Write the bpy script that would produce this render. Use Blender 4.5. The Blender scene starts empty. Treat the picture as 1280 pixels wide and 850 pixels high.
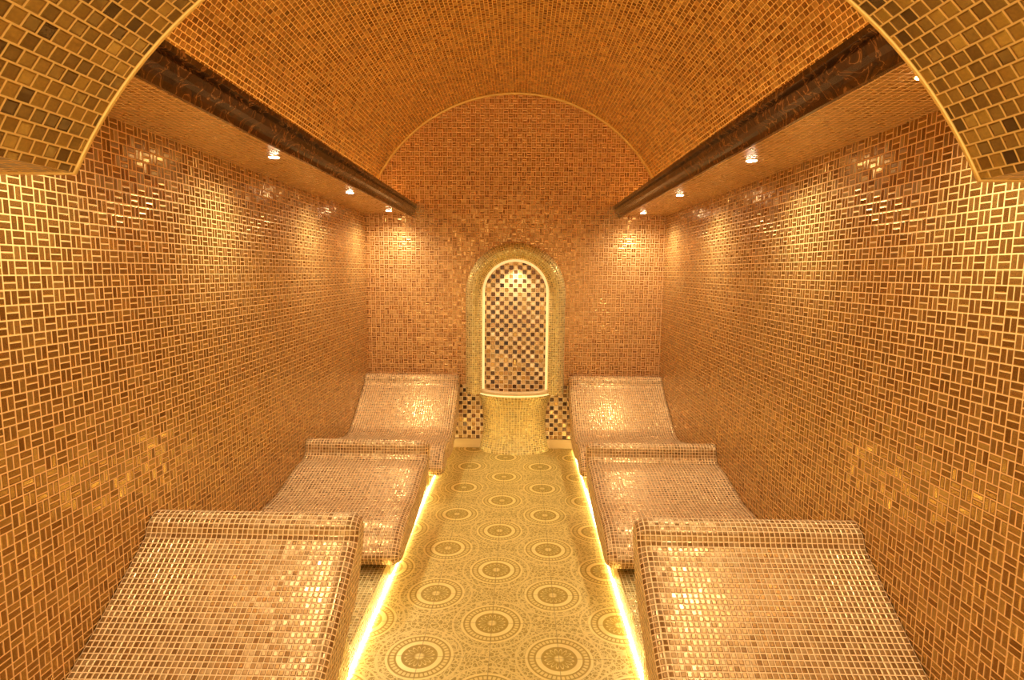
import bpy, math
from mathutils import Matrix, Vector
S = bpy.context.scene
S.view_settings.view_transform = 'Standard'
S.view_settings.exposure = 0.65

# ------------------------------------------------------------ node helper
class NT:
    def __init__(s, name):
        s.mat = bpy.data.materials.new(name); s.mat.use_nodes = True
        s.t = s.mat.node_tree; s.n = s.t.nodes; s.l = s.t.links
        s.bsdf = s.n['Principled BSDF']
    def new(s, typ, **k):
        x = s.n.new(typ)
        for a, b in k.items(): setattr(x, a, b)
        return x
    def put(s, sock, v):
        if isinstance(v, bpy.types.NodeSocket): s.l.new(v, sock)
        else: sock.default_value = v
    def m(s, op, *a):
        x = s.new('ShaderNodeMath', operation=op)
        for i, v in enumerate(a): s.put(x.inputs[i], v)
        return x.outputs[0]
    def vm(s, op, *a):
        x = s.new('ShaderNodeVectorMath', operation=op)
        for i, v in enumerate(a):
            if op == 'SCALE' and i == 1: s.put(x.inputs['Scale'], v)
            else: s.put(x.inputs[i], v)
        return x.outputs[0]
    def mr(s, v, a, b, c=0., d=1.):
        x = s.new('ShaderNodeMapRange'); x.clamp = True
        s.put(x.inputs[0], v)
        for i, q in zip((1, 2, 3, 4), (a, b, c, d)): s.put(x.inputs[i], q)
        return x.outputs[0]
    def mix(s, f, a, b):
        x = s.new('ShaderNodeMix', data_type='RGBA')
        s.put(x.inputs[0], f)
        s.put(x.inputs[6], a if isinstance(a, bpy.types.NodeSocket) else (*a, 1))
        s.put(x.inputs[7], b if isinstance(b, bpy.types.NodeSocket) else (*b, 1))
        return x.outputs[2]
    def mixf(s, f, a, b):
        x = s.new('ShaderNodeMix', data_type='FLOAT')
        s.put(x.inputs[0], f); s.put(x.inputs[2], a); s.put(x.inputs[3], b)
        return x.outputs[0]
    def xyz(s, v):
        x = s.new('ShaderNodeSeparateXYZ'); s.put(x.inputs[0], v); return x.outputs
    def comb(s, a, b, c):
        x = s.new('ShaderNodeCombineXYZ')
        for i, v in enumerate((a, b, c)): s.put(x.inputs[i], v)
        return x.outputs[0]
    def ramp(s, f, stops, interp='LINEAR'):
        x = s.new('ShaderNodeValToRGB'); r = x.color_ramp; r.interpolation = interp
        while len(r.elements) > 1: r.elements.remove(r.elements[0])
        r.elements[0].position = stops[0][0]; r.elements[0].color = (*stops[0][1], 1)
        for p, c in stops[1:]:
            e = r.elements.new(p); e.color = (*c, 1)
        s.put(x.inputs[0], f); return x.outputs[0]

def mosaic(name, size=(.023, .023), weave=0, stops=None, grout=(.8, .5, .2), gw=.003,
           metal=.75, rough=.28, tilt=.10, checker=None, brick=False, groutrough=.6, bump=.5):
    k = NT(name)
    uv = k.new('ShaderNodeUVMap').outputs[0]
    u, v, _ = k.xyz(uv)
    U = k.m('DIVIDE', u, size[0]); V = k.m('DIVIDE', v, size[1])
    j = k.m('FLOOR', V)
    if brick:
        U = k.m('ADD', U, k.m('MULTIPLY', k.m('FLOORED_MODULO', j, 2.), .5))
    i = k.m('FLOOR', U)
    fu = k.m('SUBTRACT', U, i); fv = k.m('SUBTRACT', V, j)
    par = k.m('FLOORED_MODULO', k.m('ADD', i, j), 2.)
    if weave:
        a = k.mixf(par, fu, fv); b = k.mixf(par, fv, fu)
        an = k.m('MULTIPLY', a, float(weave)); kk = k.m('FLOOR', an)
        fa = k.m('SUBTRACT', an, kk)
        da = k.m('MULTIPLY', k.m('MINIMUM', fa, k.m('SUBTRACT', 1., fa)), size[0] / weave)
        db = k.m('MULTIPLY', k.m('MINIMUM', b, k.m('SUBTRACT', 1., b)), size[0])
    else:
        kk = 0.
        da = k.m('MULTIPLY', k.m('MINIMUM', fu, k.m('SUBTRACT', 1., fu)), size[0])
        db = k.m('MULTIPLY', k.m('MINIMUM', fv, k.m('SUBTRACT', 1., fv)), size[1])
    d = k.m('MINIMUM', da, db)
    mask = k.mr(d, gw * .35, gw * .65)
    pil = k.mr(d, gw * .3, gw * 1.3)
    wn = k.new('ShaderNodeTexWhiteNoise', noise_dimensions='3D')
    k.put(wn.inputs['Vector'], k.comb(i, j, kk))
    rv, rc = wn.outputs['Value'], wn.outputs['Color']
    col = k.ramp(rv, stops)
    if checker:
        c2 = k.ramp(k.xyz(rc)[0], checker)
        col = k.mix(par, col, c2)
    ns = k.new('ShaderNodeTexNoise'); k.put(ns.inputs['Vector'], uv)
    ns.inputs['Scale'].default_value = 160.
    col = k.mix(k.mr(ns.outputs[0], .35, .7, 0., .35), col, k.vm('SCALE', col, 1.7))
    col = k.mix(mask, grout, col)
    k.put(k.bsdf.inputs['Base Color'], col)
    k.put(k.bsdf.inputs['Metallic'], k.m('MULTIPLY', mask, metal))
    k.put(k.bsdf.inputs['Roughness'], k.mixf(mask, groutrough, k.mr(k.xyz(rc)[1], 0, 1, rough * .7, rough * 1.3)))
    g = k.new('ShaderNodeNewGeometry')
    off = k.vm('SCALE', k.vm('SUBTRACT', rc, (.5, .5, .5)), k.m('MULTIPLY', mask, tilt * 2))
    nn = k.vm('NORMALIZE', k.vm('ADD', g.outputs['Normal'], off))
    bp = k.new('ShaderNodeBump'); bp.inputs['Strength'].default_value = bump
    bp.inputs['Distance'].default_value = .0025
    k.put(bp.inputs['Height'], pil); k.put(bp.inputs['Normal'], nn)
    k.put(k.bsdf.inputs['Normal'], bp.outputs[0])
    return k.mat

def emis(name, col, st):
    k = NT(name)
    k.bsdf.inputs['Base Color'].default_value = (*col, 1)
    k.bsdf.inputs['Emission Color'].default_value = (*col, 1)
    k.bsdf.inputs['Emission Strength'].default_value = st
    return k.mat

G = lambda *c: [(i / (len(c)), x) for i, x in enumerate(c)]
M_wall = mosaic('basketweave_gold_tile', (.043, .043), 2,
    G((.26, .13, .025), (.38, .21, .05), (.30, .16, .035), (.45, .27, .07)),
    grout=(.95, .57, .22), gw=.0038, metal=.78, rough=.24, tilt=.045)
M_back = mosaic('basketweave_copper_tile', (.043, .043), 2,
    G((.32, .14, .035), (.46, .23, .065), (.38, .18, .045), (.52, .28, .09)),
    grout=(.95, .57, .27), gw=.0038, metal=.74, rough=.26, tilt=.045)
M_vault = mosaic('vault_mosaic', (.034, .026), 0,
    G((.25, .125, .022), (.48, .27, .055), (.34, .18, .034), (.62, .39, .10)),
    grout=(.95, .60, .19), gw=.0042, metal=.78, rough=.25, tilt=.08, brick=True)
M_soff = mosaic('soffit_mosaic', (.026, .026), 0,
    G((.40, .23, .06), (.56, .33, .1), (.48, .28, .08)),
    grout=(.95, .61, .28), gw=.004, metal=.6, rough=.3, tilt=.05)
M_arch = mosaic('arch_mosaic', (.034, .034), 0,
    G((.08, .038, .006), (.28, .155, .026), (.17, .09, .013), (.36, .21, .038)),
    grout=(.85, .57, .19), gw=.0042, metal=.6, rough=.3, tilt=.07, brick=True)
M_bench = mosaic('lounger_mosaic', (.0200, .0200), 0,
    G((.27, .14, .04), (.37, .21, .07), (.31, .17, .05), (.43, .27, .11)),
    grout=(.95, .66, .34), gw=.0032, metal=.68, rough=.30, tilt=.03)
M_frame = mosaic('fountain_mosaic', (.021, .021), 0,
    G((.38, .26, .065), (.54, .40, .125), (.45, .32, .09), (.62, .48, .17)),
    grout=(.95, .8, .38), gw=.0036, metal=.6, rough=.3, tilt=.05)
M_check = mosaic('niche_mixed_mosaic', (.042, .042), 0,
    G((.025, .011, .006), (.18, .07, .018), (.04, .018, .009), (.5, .28, .07), (.09, .04, .013)),
    grout=(.85, .68, .42), gw=.005, metal=.35, rough=.2, tilt=.05,
    checker=G((.72, .52, .28), (.6, .38, .16), (.8, .64, .42), (.42, .22, .07), (.68, .46, .22)))

# floor medallions
k = NT('medallion_floor_tile')
uv = k.new('ShaderNodeUVMap').outputs[0]
x, y, _ = k.xyz(uv)
PX, PY = .62, .50
def latt(ox, oy):
    a = k.m('SUBTRACT', k.m('FLOORED_MODULO', k.m('ADD', x, ox + PX / 2), PX), PX / 2)
    b = k.m('SUBTRACT', k.m('FLOORED_MODULO', k.m('ADD', y, oy + PY / 2), PY), PY / 2)
    r = k.m('SQRT', k.m('ADD', k.m('MULTIPLY', a, a), k.m('MULTIPLY', b, b)))
    return r, k.m('ARCTAN2', b, a)
r1, t1 = latt(0., 0.); r2, t2 = latt(PX / 2, PY / 2)
sel = k.m('LESS_THAN', r2, r1)
r = k.mixf(sel, r1, r2); th = k.mixf(sel, t1, t2)
def band(c, w):
    return k.mr(k.m('ABSOLUTE', k.m('SUBTRACT', r, c)), w * .6, w, 1., 0.)
def mx(*a):
    o = a[0]
    for b in a[1:]: o = k.m('MAXIMUM', o, b)
    return o
pet = k.m('ABSOLUTE', k.m('SINE', k.m('MULTIPLY', th, 8.)))
petr = k.m('ADD', .034, k.m('MULTIPLY', pet, .03))
petal = k.mr(k.m('ABSOLUTE', k.m('SUBTRACT', r, petr)), .002, .006, 1., 0.)
pet2 = k.m('ABSOLUTE', k.m('SINE', k.m('MULTIPLY', th, 20.)))
beads = k.m('MULTIPLY', k.mr(pet2, .3, .6), band(.122, .012))
lines = mx(k.m('MULTIPLY', band(.146, .008), .85), k.mr(k.m('ABSOLUTE', k.m('SUBTRACT', r, .092)), .010, .013, 1., 0.), k.m('MULTIPLY', petal, .7), k.m('MULTIPLY', beads, .7), k.m('MULTIPLY', band(.0, .025), .8))
inside = k.mr(r, .15, .155, 1., 0.)
vor = k.new('ShaderNodeTexVoronoi', feature='DISTANCE_TO_EDGE'); k.put(vor.inputs['Vector'], uv)
vor.inputs['Scale'].default_value = 42.
fil = k.mr(vor.outputs[0], .05, .14, 1., 0.)
vor2 = k.new('ShaderNodeTexVoronoi', feature='F1'); k.put(vor2.inputs['Vector'], uv); vor2.inputs['Scale'].default_value = 70.
fil2 = k.mr(k.m('SINE', k.m('MULTIPLY', vor2.outputs[0], 12.)), .2, .7)
outp = k.m('MAXIMUM', k.m('MULTIPLY', fil, .7), k.m('MULTIPLY', fil2, .5))
outp = k.m('MAXIMUM', outp, k.m('MULTIPLY', band(.19, .006), .7))
pat = k.mixf(inside, outp, lines)
base = k.mix(inside, (.40, .27, .04), (.44, .30, .045))
col = k.mix(pat, base, (.95, .76, .28))
def joint(c, p, o):
    q = k.m('SUBTRACT', k.m('FLOORED_MODULO', k.m('ADD', c, o + p / 2), p), p / 2)
    return k.mr(k.m('ABSOLUTE', q), .001, .0025, 1., 0.)
jn = k.m('MAXIMUM', joint(x, PX / 2, 0.), joint(y, PY / 2, 0.))
col = k.mix(k.m('MULTIPLY', jn, .6), col, (.3, .2, .05))
k.put(k.bsdf.inputs['Base Color'], col)
k.bsdf.inputs['Metallic'].default_value = .25
k.put(k.bsdf.inputs['Roughness'], k.mixf(pat, .42, .28))
bp = k.new('ShaderNodeBump'); bp.inputs['Strength'].default_value = .3; bp.inputs['Distance'].default_value = .002
k.put(bp.inputs['Height'], pat); k.put(k.bsdf.inputs['Normal'], bp.outputs[0])
M_floor = k.mat

k = NT('dark_emperador_marble')
tc = k.new('ShaderNodeTexCoord').outputs['Object']
n1 = k.new('ShaderNodeTexNoise'); k.put(n1.inputs['Vector'], tc); n1.inputs['Scale'].default_value = 9; n1.inputs['Detail'].default_value = 8; n1.inputs['Distortion'].default_value = 1.5
v = k.m('ABSOLUTE', k.m('SUBTRACT', n1.outputs[0], .5))
k.put(k.bsdf.inputs['Base Color'], k.ramp(v, [(0., (.4, .18, .05)), (.012, (.09, .035, .01)), (.1, (.04, .016, .006)), (1., (.02, .009, .004))]))
k.bsdf.inputs['Roughness'].default_value = .2
k.bsdf.inputs['Specular Tint'].default_value = (1., .7, .4, 1)
M_marble = k.mat
k = NT('beige_stone')
n1 = k.new('ShaderNodeTexNoise'); n1.inputs['Scale'].default_value = 6
k.put(k.bsdf.inputs['Base Color'], k.mix(n1.outputs[0], (.66, .46, .2), (.8, .6, .3)))
k.bsdf.inputs['Roughness'].default_value = .35
M_stone = k.mat
k = NT('gold_edge_trim')
n1 = k.new('ShaderNodeTexNoise'); n1.inputs['Scale'].default_value = 30
k.put(k.bsdf.inputs['Base Color'], k.mix(n1.outputs[0], (.75, .46, .12), (.85, .6, .2)))
k.bsdf.inputs['Metallic'].default_value = .5; k.bsdf.inputs['Roughness'].default_value = .35
M_trim = k.mat
M_led = emis('led_strip_glow', (1., .78, .34), 17.)
M_cove = emis('cove_led_glow', (1., .62, .22), 8.)
M_spot = emis('downlight_glow', (1., .88, .66), 60.)
M_rim = emis('niche_led_glow', (1., .70, .30), .45)

# ------------------------------------------------------------ mesh helpers
def obj(name, me, parent=None, mat=None, smooth=False):
    o = bpy.data.objects.new(name, me); S.collection.objects.link(o)
    if mat: me.materials.append(mat)
    if smooth:
        for p in me.polygons: p.use_smooth = True
    if parent: o.parent = parent
    return o
def empty(name, loc=(0, 0, 0)):
    o = bpy.data.objects.new(name, None); S.collection.objects.link(o); o.location = loc
    o.empty_display_size = .1
    return o
class MB:
    def __init__(s): s.v = []; s.f = []; s.uv = []; s.mi = []
    def quad(s, pts, uvs, mi=0):
        b = len(s.v); s.v += [tuple(p) for p in pts]; s.f.append(tuple(range(b, b + len(pts)))); s.uv.append(uvs); s.mi.append(mi)
    def grid(s, P, UV, mi=0):
        b = len(s.v); nj = len(P[0])
        for r in P: s.v += [tuple(p) for p in r]
        for i in range(len(P) - 1):
            for j in range(nj - 1):
                s.f.append((b + i * nj + j, b + i * nj + j + 1, b + (i + 1) * nj + j + 1, b + (i + 1) * nj + j))
                s.uv.append([UV[i][j], UV[i][j + 1], UV[i + 1][j + 1], UV[i + 1][j]]); s.mi.append(mi)
    def box(s, x0, x1, y0, y1, z0, z1, mi=0):
        s.quad([(x0, y0, z0), (x1, y0, z0), (x1, y0, z1), (x0, y0, z1)], [(x0, z0), (x1, z0), (x1, z1), (x0, z1)], mi)
        s.quad([(x1, y1, z0), (x0, y1, z0), (x0, y1, z1), (x1, y1, z1)], [(x1, z0), (x0, z0), (x0, z1), (x1, z1)], mi)
        s.quad([(x0, y1, z0), (x0, y0, z0), (x0, y0, z1), (x0, y1, z1)], [(y1, z0), (y0, z0), (y0, z1), (y1, z1)], mi)
        s.quad([(x1, y0, z0), (x1, y1, z0), (x1, y1, z1), (x1, y0, z1)], [(y0, z0), (y1, z0), (y1, z1), (y0, z1)], mi)
        s.quad([(x0, y0, z1), (x1, y0, z1), (x1, y1, z1), (x0, y1, z1)], [(x0, y0), (x1, y0), (x1, y1), (x0, y1)], mi)
        s.quad([(x0, y1, z0), (x1, y1, z0), (x1, y0, z0), (x0, y0, z0)], [(x0, y1), (x1, y1), (x1, y0), (x0, y0)], mi)
    def make(s, name, mats, parent=None, smooth=False, recalc=False):
        me = bpy.data.meshes.new(name); me.from_pydata(s.v, [], s.f)
        ul = me.uv_layers.new(name='UVMap')
        for poly, q in zip(me.polygons, s.uv):
            for li, w in zip(poly.loop_indices, q): ul.data[li].uv = w
        if not isinstance(mats, (list, tuple)): mats = [mats]
        for m_ in mats: me.materials.append(m_)
        for poly, mi in zip(me.polygons, s.mi): poly.material_index = mi; poly.use_smooth = smooth
        me.update()
        if recalc:
            import bmesh
            bm = bmesh.new(); bm.from_mesh(me)
            bmesh.ops.remove_doubles(bm, verts=bm.verts, dist=.0003)
            bmesh.ops.recalc_face_normals(bm, faces=bm.faces)
            bm.to_mesh(me); bm.free()
        return obj(name, me, parent)

# ------------------------------------------------------------ dimensions
CX = -.06; HW = 1.40; XL = CX - HW; XR = CX + HW
YB = 5.40; YF = -.6
ZS = 2.23
VR = 1.458; VC = 1.862
AC = -.12

b = MB(); b.box(XL - .12, XR + .12, YF, YB + .12, -.1, 0.)
for q in range(len(b.uv)): b.uv[q] = [(a[0] - AC + 0.0, a[1] - 2.59) for a in b.uv[q]]
b.make('floor', M_floor)
b = MB(); b.box(XL - .12, XL, YF, YB, 0, 2.5); b.make('wall_left', M_wall)
b = MB(); b.box(XR, XR + .12, YF, YB, 0, 2.5); b.make('wall_right', M_wall)
b = MB(); b.box(XL - .12, XR + .12, YB, YB + .12, 0, 3.5); b.make('wall_back', M_back)

b = MB(); N = 64; am = math.asin(HW / VR)
P = []; UV = []
for i in range(N + 1):
    a = -am + 2 * am * i / N
    for_y = [YF + (YB - YF) * j / 12 for j in range(13)]
    P.append([(CX + VR * math.sin(a), yy, VC + VR * math.cos(a)) for yy in for_y])
    UV.append([(yy, VR * a) for yy in for_y])
b.grid(P, UV)
P2 = [[(CX + (VR + .1) * math.sin(-am + 2 * am * i / N), yy, VC + (VR + .1) * math.cos(-am + 2 * am * i / N)) for yy in (YF, YB)] for i in range(N + 1)]
b.grid([r_[::-1] for r_ in P2], [[(0, 0)] * 2 for _ in P2])
b.make('ceiling', M_vault, smooth=True)
def tube(name, pts, r, mat, parent=None, closed=False):
    cu = bpy.data.curves.new(name, 'CURVE'); cu.dimensions = '3D'; cu.bevel_depth = r; cu.bevel_resolution = 3
    cu.use_fill_caps = True
    sp = cu.splines.new('POLY'); sp.points.add(len(pts) - 1)
    for p, q in zip(sp.points, pts): p.co = (*q, 1)
    sp.use_cyclic_u = closed
    o = bpy.data.objects.new(name, cu); S.collection.objects.link(o); cu.materials.append(mat)
    if parent: o.parent = parent
    return o
tube('trim_vault_edge', [(CX + (VR - .008) * math.sin(-am + 2 * am * i / N), YB - .008, VC + (VR - .008) * math.cos(-am + 2 * am * i / N)) for i in range(N + 1)], .014, M_trim)

# soffits + cornices
SW = .42; YA = 1.38
for s_, nm in ((-1, 'left'), (1, 'right')):
    xw = XL if s_ < 0 else XR; xi = xw - s_ * SW
    b = MB(); b.box(min(xw, xi), max(xw, xi), YA, YB, ZS, ZS + .04); b.make('ceiling_soffit_' + nm, M_soff)
    prof = [(0, -.0), (.0, -.02), (.018, -.022), (.022, .0), (.03, .012), (.05, .022), (.06, .045), (.052, .062), (.066, .068), (.07, .085), (.03, .09), (-.03, .09), (-.03, .05), (0., .05)]
    P = [[(xi - s_ * a, yy, ZS + c) for yy in (YA + .01, YB - .001)] for a, c in prof + prof[:1]]
    b = MB(); b.grid(P, [[(0, 0), (1, 0)]] * len(P)); b.make('trim_cornice_' + nm, M_marble)
    xs = xw - s_ * .16
    b = MB(); b.box(min(xs, xs - s_ * .05), max(xs, xs - s_ * .05), YA + .05, YB - .05, ZS + .041, ZS + .052); b.make('cove_led_strip_' + nm, M_cove)

# entrance arch barrel
ACX = 0.0; AR = 1.206; AZ = 1.364; ae = math.acos((1.925 - AZ) / AR)
b = MB(); P = []; UV = []; F = []; FU = []; N = 56; ys = [YF + (YA - YF) * j / 8 for j in range(9)]
arcp = []
for i in range(N + 1):
    a = -ae + 2 * ae * i / N
    ix, iz = ACX + AR * math.sin(a), AZ + AR * math.cos(a)
    arcp.append((ix, YA, iz))
    P.append([(ix, yy, iz) for yy in ys]); UV.append([(yy - YA, AR * a) for yy in ys])
    t = 1.0
    dx, dz = math.sin(a), math.cos(a)
    ox, oz = ix, iz
    while t < 2.5:
        qx, qz = ACX + AR * t * dx, AZ + AR * t * dz
        if qx < XL or qx > XR or (qz > ZS and math.hypot(qx - CX, qz - VC) > VR): break
        ox, oz = qx, qz; t += .004
    F.append([(ix, YA, iz), (ox, YA, oz)]); FU.append([(ix, iz), (ox, oz)])
b.grid(P, UV)
b.grid(F, FU)
zb = AZ + AR * math.cos(ae); xl = ACX - AR * math.sin(ae); xr = ACX + AR * math.sin(ae)
b.quad([(XL, YF, zb), (xl, YF, zb), (xl, YA, zb), (XL, YA, zb)], [(XL, YF), (xl, YF), (xl, YA), (XL, YA)])
b.quad([(xr, YF, zb), (XR, YF, zb), (XR, YA, zb), (xr, YA, zb)], [(xr, YF), (XR, YF), (XR, YA), (xr, YA)])
b.quad([(XL, YA, zb), (xl, YA, zb), F[0][1]], [(XL, zb), (xl, zb), FU[0][1]])
b.quad([(XR, YA, zb), F[-1][1], (xr, YA, zb)], [(XR, zb), FU[-1][1], (xr, zb)])
b.make('wall_front_archway', M_arch, smooth=False)
tube('trim_arch_edge', [(XL + .01, YA, zb)] + arcp + [(XR - .01, YA, zb)], .006, M_trim)

# ------------------------------------------------------------ loungers
def catmull(pts, n=10):
    out = []
    for i in range(len(pts) - 1):
        p0 = pts[max(i - 1, 0)]; p1 = pts[i]; p2 = pts[i + 1]; p3 = pts[min(i + 2, len(pts) - 1)]
        for q in range(n):
            t = q / n
            out.append(tuple(.5 * ((2 * p1[c]) + (-p0[c] + p2[c]) * t + (2 * p0[c] - 5 * p1[c] + 4 * p2[c] - p3[c]) * t * t + (-p0[c] + 3 * p1[c] - 3 * p2[c] + p3[c]) * t ** 3) for c in (0, 1)))
    out.append(pts[-1]); return out
def lounger(side, yh, xin, top, bot, foot, parent_name='spa_lounger'):
    """top/bot: lists of (s,z) with s measured from the head end towards the camera."""
    xw = (XL if side < 0 else XR) - side * .003
    root = empty(parent_name, (xw, yh, 0))
    prof = catmull(top, 8)
    und = catmull(bot, 8)
    loop = prof + und[1:]
    if math.dist(loop[0], loop[-1]) < 1e-4: loop = loop[:-1]
    n = len(loop)
    area = sum(loop[i][0] * loop[(i + 1) % n][1] - loop[(i + 1) % n][0] * loop[i][1] for i in range(n))
    sg = 1 if area > 0 else -1
    nor = []
    for i in range(n):
        tx = loop[(i + 1) % n][0] - loop[i - 1][0]; tz = loop[(i + 1) % n][1] - loop[i - 1][1]
        L = math.hypot(tx, tz) or 1
        nor.append((tz / L * sg, -tx / L * sg))
    arc = [0]
    for i in range(n): arc.append(arc[-1] + math.dist(loop[i], loop[(i + 1) % n]))
    R = .05; W = abs(xin - xw)
    rings = [(0., 0.)] + [(W * q / 6, 0.) for q in range(1, 6)] + [(W - R, 0.)]
    for q in range(1, 6):
        a = math.pi / 2 * q / 6; rings.append((W - R + R * math.sin(a), R * .8 * (1 - math.cos(a))))
    P = []; UV = []; cu = 0
    for ri, (wx, off) in enumerate(rings):
        if ri: cu += math.dist(rings[ri - 1], rings[ri])
        row = []; ru = []
        for i in range(n + 1):
            j = i % n
            row.append((-side * wx, -(loop[j][0] - nor[j][0] * off), loop[j][1] - nor[j][1] * off))
            ru.append((cu, arc[i]))
        P.append(row); UV.append(ru)
    b = MB(); b.grid(P, UV)
    last = P[-1][:-1]
    b.quad(list(last), [(p[1], p[2]) for p in last])
    first = P[0][:-1]
    b.quad(list(first)[::-1], [(p[1], p[2]) for p in first][::-1])
    o = b.make('body', M_bench, root, smooth=True, recalc=True)
    for p in o.data.polygons:
        if len(p.vertices) > 6: p.use_smooth = False
    es = o.modifiers.new('es', 'EDGE_SPLIT'); es.split_angle = math.radians(48)
    xf = abs(foot - xw)
    b = MB(); s0, s1 = 0.03, max(p[0] for p in top) - .2
    pts = []
    for q in range(13):
        s_ = s0 + (s1 - s0) * q / 12
        zz = min((abs(p[0] - s_), p[1]) for p in und)[1] + .03
        pts.append((s_, max(zz, .12)))
    P = [[(-side * xf, -s_, 0.) for s_, z_ in pts], [(-side * xf, -s_, z_) for s_, z_ in pts]]
    b.grid(P, [[(s_, 0) for s_, z_ in pts], [(s_, z_) for s_, z_ in pts]])
    for s_, z_ in (pts[0], pts[-1]):
        b.quad([(0, -s_, 0), (-side * xf, -s_, 0), (-side * xf, -s_, z_), (0, -s_, z_)], [(0, 0), (xf, 0), (xf, z_), (0, z_)])
    b.make('plinth', M_frame, root)
    return root

T1 = [(0., .60), (-.012, .68), (.015, .722), (.055, .728), (.10, .70), (.125, .655), (.20, .60), (.34, .505), (.5, .40), (.64, .33), (.78, .325), (.92, .355), (1.06, .35), (1.18, .30), (1.25, .23), (1.24, .18)]
B1 = [(1.24, .18), (1.17, .15), (1.05, .17), (.92, .18), (.78, .15), (.62, .15), (.45, .2), (.25, .33), (.1, .43), (.0, .60)]
T2 = [(0., .41), (-.012, .49), (.015, .535), (.055, .542), (.09, .52), (.105, .46), (.15, .43), (.26, .42), (.42, .385), (.58, .35), (.74, .345), (.88, .33), (1.0, .28), (1.06, .22), (1.04, .17)]
B2 = [(1.04, .17), (.96, .14), (.86, .15), (.7, .16), (.5, .18), (.3, .22), (.12, .28), (0., .41)]
for side, xin, ft in ((-1, -.615, -.70), (1, .465, .53)):
    lounger(side, YB - .03, xin + (.05 if side < 0 else 0), T1, B1, ft)
    lounger(side, 3.85, xin, T2, B2, ft)
    lounger(side, 2.22, xin - (.01 if side < 0 else 0), T1, B1, ft)
for nm, s_, xe in (('left', -1, -.705), ('right', 1, .535)):
    xw = (XL if s_ < 0 else XR) - s_ * .004
    b = MB(); b.box(min(xe, xw), max(xe, xw), .9, YB - .06, 0, .125); b.make('trim_plinth_base_' + nm, M_frame)
    b = MB(); b.box(min(xe, xe - s_ * .008), max(xe, xe - s_ * .008), .9, YB - .08, .001, .014); b.make('floor_led_strip_' + nm, M_led)

# ------------------------------------------------------------ wall fountain
FX = -.045
root = empty('wall_fountain', (FX, YB, 0))
hw = .385; zc = 1.98 - hw - .085; zb0 = .56; bw = .078
path = []
for q in range(13): path.append((-hw, zb0 + (zc - zb0) * q / 12, -1, 0))
for q in range(1, 32): a = math.pi * q / 32; path.append((-hw * math.cos(a), zc + hw * math.sin(a), -math.cos(a), math.sin(a)))
for q in range(13): path.append((hw, zc - (zc - zb0) * q / 12, 1, 0))
pr = [(bw, 0), (bw, .10)] + [(bw * math.cos(math.pi * q / 12), .10 + .075 * math.sin(math.pi * q / 12)) for q in range(1, 12)] + [(-bw, .10), (-bw, .02)]
ln = [0]
for p, q in zip(pr, pr[1:]): ln.append(ln[-1] + math.dist(p, q))
pl = [0]
for p, q in zip(path, path[1:]): pl.append(pl[-1] + math.dist(p[:2], q[:2]))
b = MB()
P = [[(px + nx * o_, -d_, pz + nz * o_) for o_, d_ in pr] for px, pz, nx, nz in path]
b.grid(P, [[(pl[i], ln[j]) for j in range(len(pr))] for i in range(len(path))])
for row in (P[0], P[-1]): b.quad(row, [(p[0], p[1]) for p in row])
b.make('frame', M_frame, root, smooth=True)
ri = hw - bw
b = MB(); pts = [(-ri, zb0), ] + [(-ri * math.cos(math.pi * q / 32), zc + ri * math.sin(math.pi * q / 32)) for q in range(33)] + [(ri, zb0)]
b.quad([(p[0], -.022, p[1]) for p in pts], [(p[0] + .023, p[1]) for p in pts])
b.make('niche_back', M_check, root)
rr = ri - .006
tube('led_rim', [(-rr, -.10, zb0 + .03)] + [(-rr * math.cos(math.pi * q / 32), -.10, zc + rr * math.sin(math.pi * q / 32)) for q in range(33)] + [(rr, -.10, zb0 + .03)], .016, M_rim, root)
def half(hx, dy, z, n=28):
    return [(-hx * math.cos(math.pi * q / n), -dy * math.sin(math.pi * q / n) ** .8 if 0 < q < n else 0., z) for q in range(n + 1)]
def loft(name, lev, mat):
    b = MB(); P = [half(*l_) for l_ in lev]; UV = []; vv = 0
    for i, l_ in enumerate(lev):
        if i: vv += math.dist(lev[i - 1], lev[i])
        acc = 0; row = []
        for q, p in enumerate(P[i]):
            if q: acc += .027
            row.append((acc, vv))
        UV.append(row)
    b.grid(P, UV)
    return b.make(name, mat, root, smooth=True)
loft('pedestal', [(.34, .24, 0.), (.325, .22, .06), (.305, .2, .15), (.30, .2, .28), (.31, .21, .40), (.335, .235, .50), (.36, .26, .55)], M_frame)
loft('basin', [(.33, .24, .55), (.35, .27, .56), (.355, .275, .58), (.35, .27, .60), (.335, .255, .603), (.30, .22, .60), (.25, .17, .575), (.12, .1, .56), (.01, .01, .558)], M_stone)
pts = [(p[0], p[1], .562) for p in half(.352, .274, .565)][1:-1]
tube('basin_led', pts, .008, M_rim, root)
tube('spout', [(0, -.02, .86), (0, -.07, .87), (0, -.10, .86), (0, -.11, .83)], .012, M_trim, root)

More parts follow.
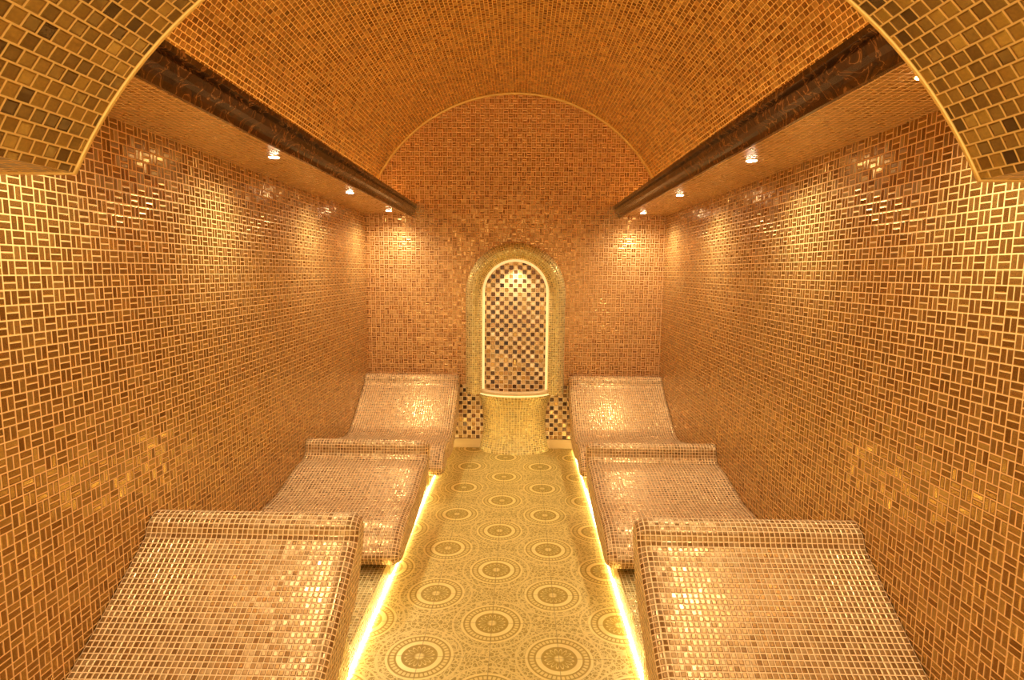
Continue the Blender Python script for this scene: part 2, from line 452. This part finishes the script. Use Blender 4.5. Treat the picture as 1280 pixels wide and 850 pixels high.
b = MB(); b.box(-.62, .52, YB - .012, YB, .09, .62); b.make('wall_back_mosaic_panel', M_check)
b = MB(); b.box(-.70, .53, YB - .025, YB, 0., .09); b.make('baseboard_back', M_stone)

# ------------------------------------------------------------ lights
def disc(name, r, z, mat, parent, h=.003):
    import bmesh
    bm = bmesh.new(); bmesh.ops.create_cone(bm, cap_ends=True, segments=24, radius1=r * .92, radius2=r, depth=h)
    me = bpy.data.meshes.new(name); bm.to_mesh(me); bm.free()
    o = obj(name, me, parent, mat); o.location = (0, 0, z); return o
def downlight(x_, y_, power=24):
    r_ = empty('recessed_downlight', (x_, y_, ZS))
    disc('ring', .030, -.002, M_trim, r_); disc('lens', .024, -.004, M_spot, r_)
    l = bpy.data.lights.new('spot', 'SPOT'); l.energy = power; l.color = (1., .87, .64); l.spot_size = math.radians(160); l.spot_blend = 1.
    l.shadow_soft_size = .04
    o = bpy.data.objects.new('spot', l); S.collection.objects.link(o); o.parent = r_; o.location = (0, 0, -.02)
for yy in (1.6, 2.75, 3.95, 5.1):
    downlight(-1.17, yy); downlight(1.07, yy)
def light(name, typ, loc, e, col, parent=None, **kw):
    l = bpy.data.lights.new(name, typ); l.energy = e; l.color = col
    for a, c in kw.items(): setattr(l, a, c)
    o = bpy.data.objects.new(name, l); S.collection.objects.link(o); o.location = loc
    if parent: o.parent = parent
    return o
light('niche_spot', 'SPOT', (0, -.11, zc + ri - .05), 8, (1, .8, .5), root, spot_size=math.radians(120), spot_blend=.8, shadow_soft_size=.03)

w = bpy.data.worlds.new('World'); S.world = w; w.use_nodes = True
w.node_tree.nodes['Background'].inputs[0].default_value = (1., .76, .42, 1)
w.node_tree.nodes['Background'].inputs[1].default_value = 1.6

cd = bpy.data.cameras.new('camera'); cam = bpy.data.objects.new('camera', cd); S.collection.objects.link(cam)
cd.sensor_width = 36; cd.lens = 20.0; cd.clip_start = .02
cam.matrix_world = Matrix.Translation((0, 0, 1.7)) @ Matrix.Rotation(math.radians(.8), 4, 'Z') @ Matrix.Rotation(math.radians(90 - 6.8), 4, 'X') @ Matrix.Rotation(.010, 4, 'Z')
S.camera = cam
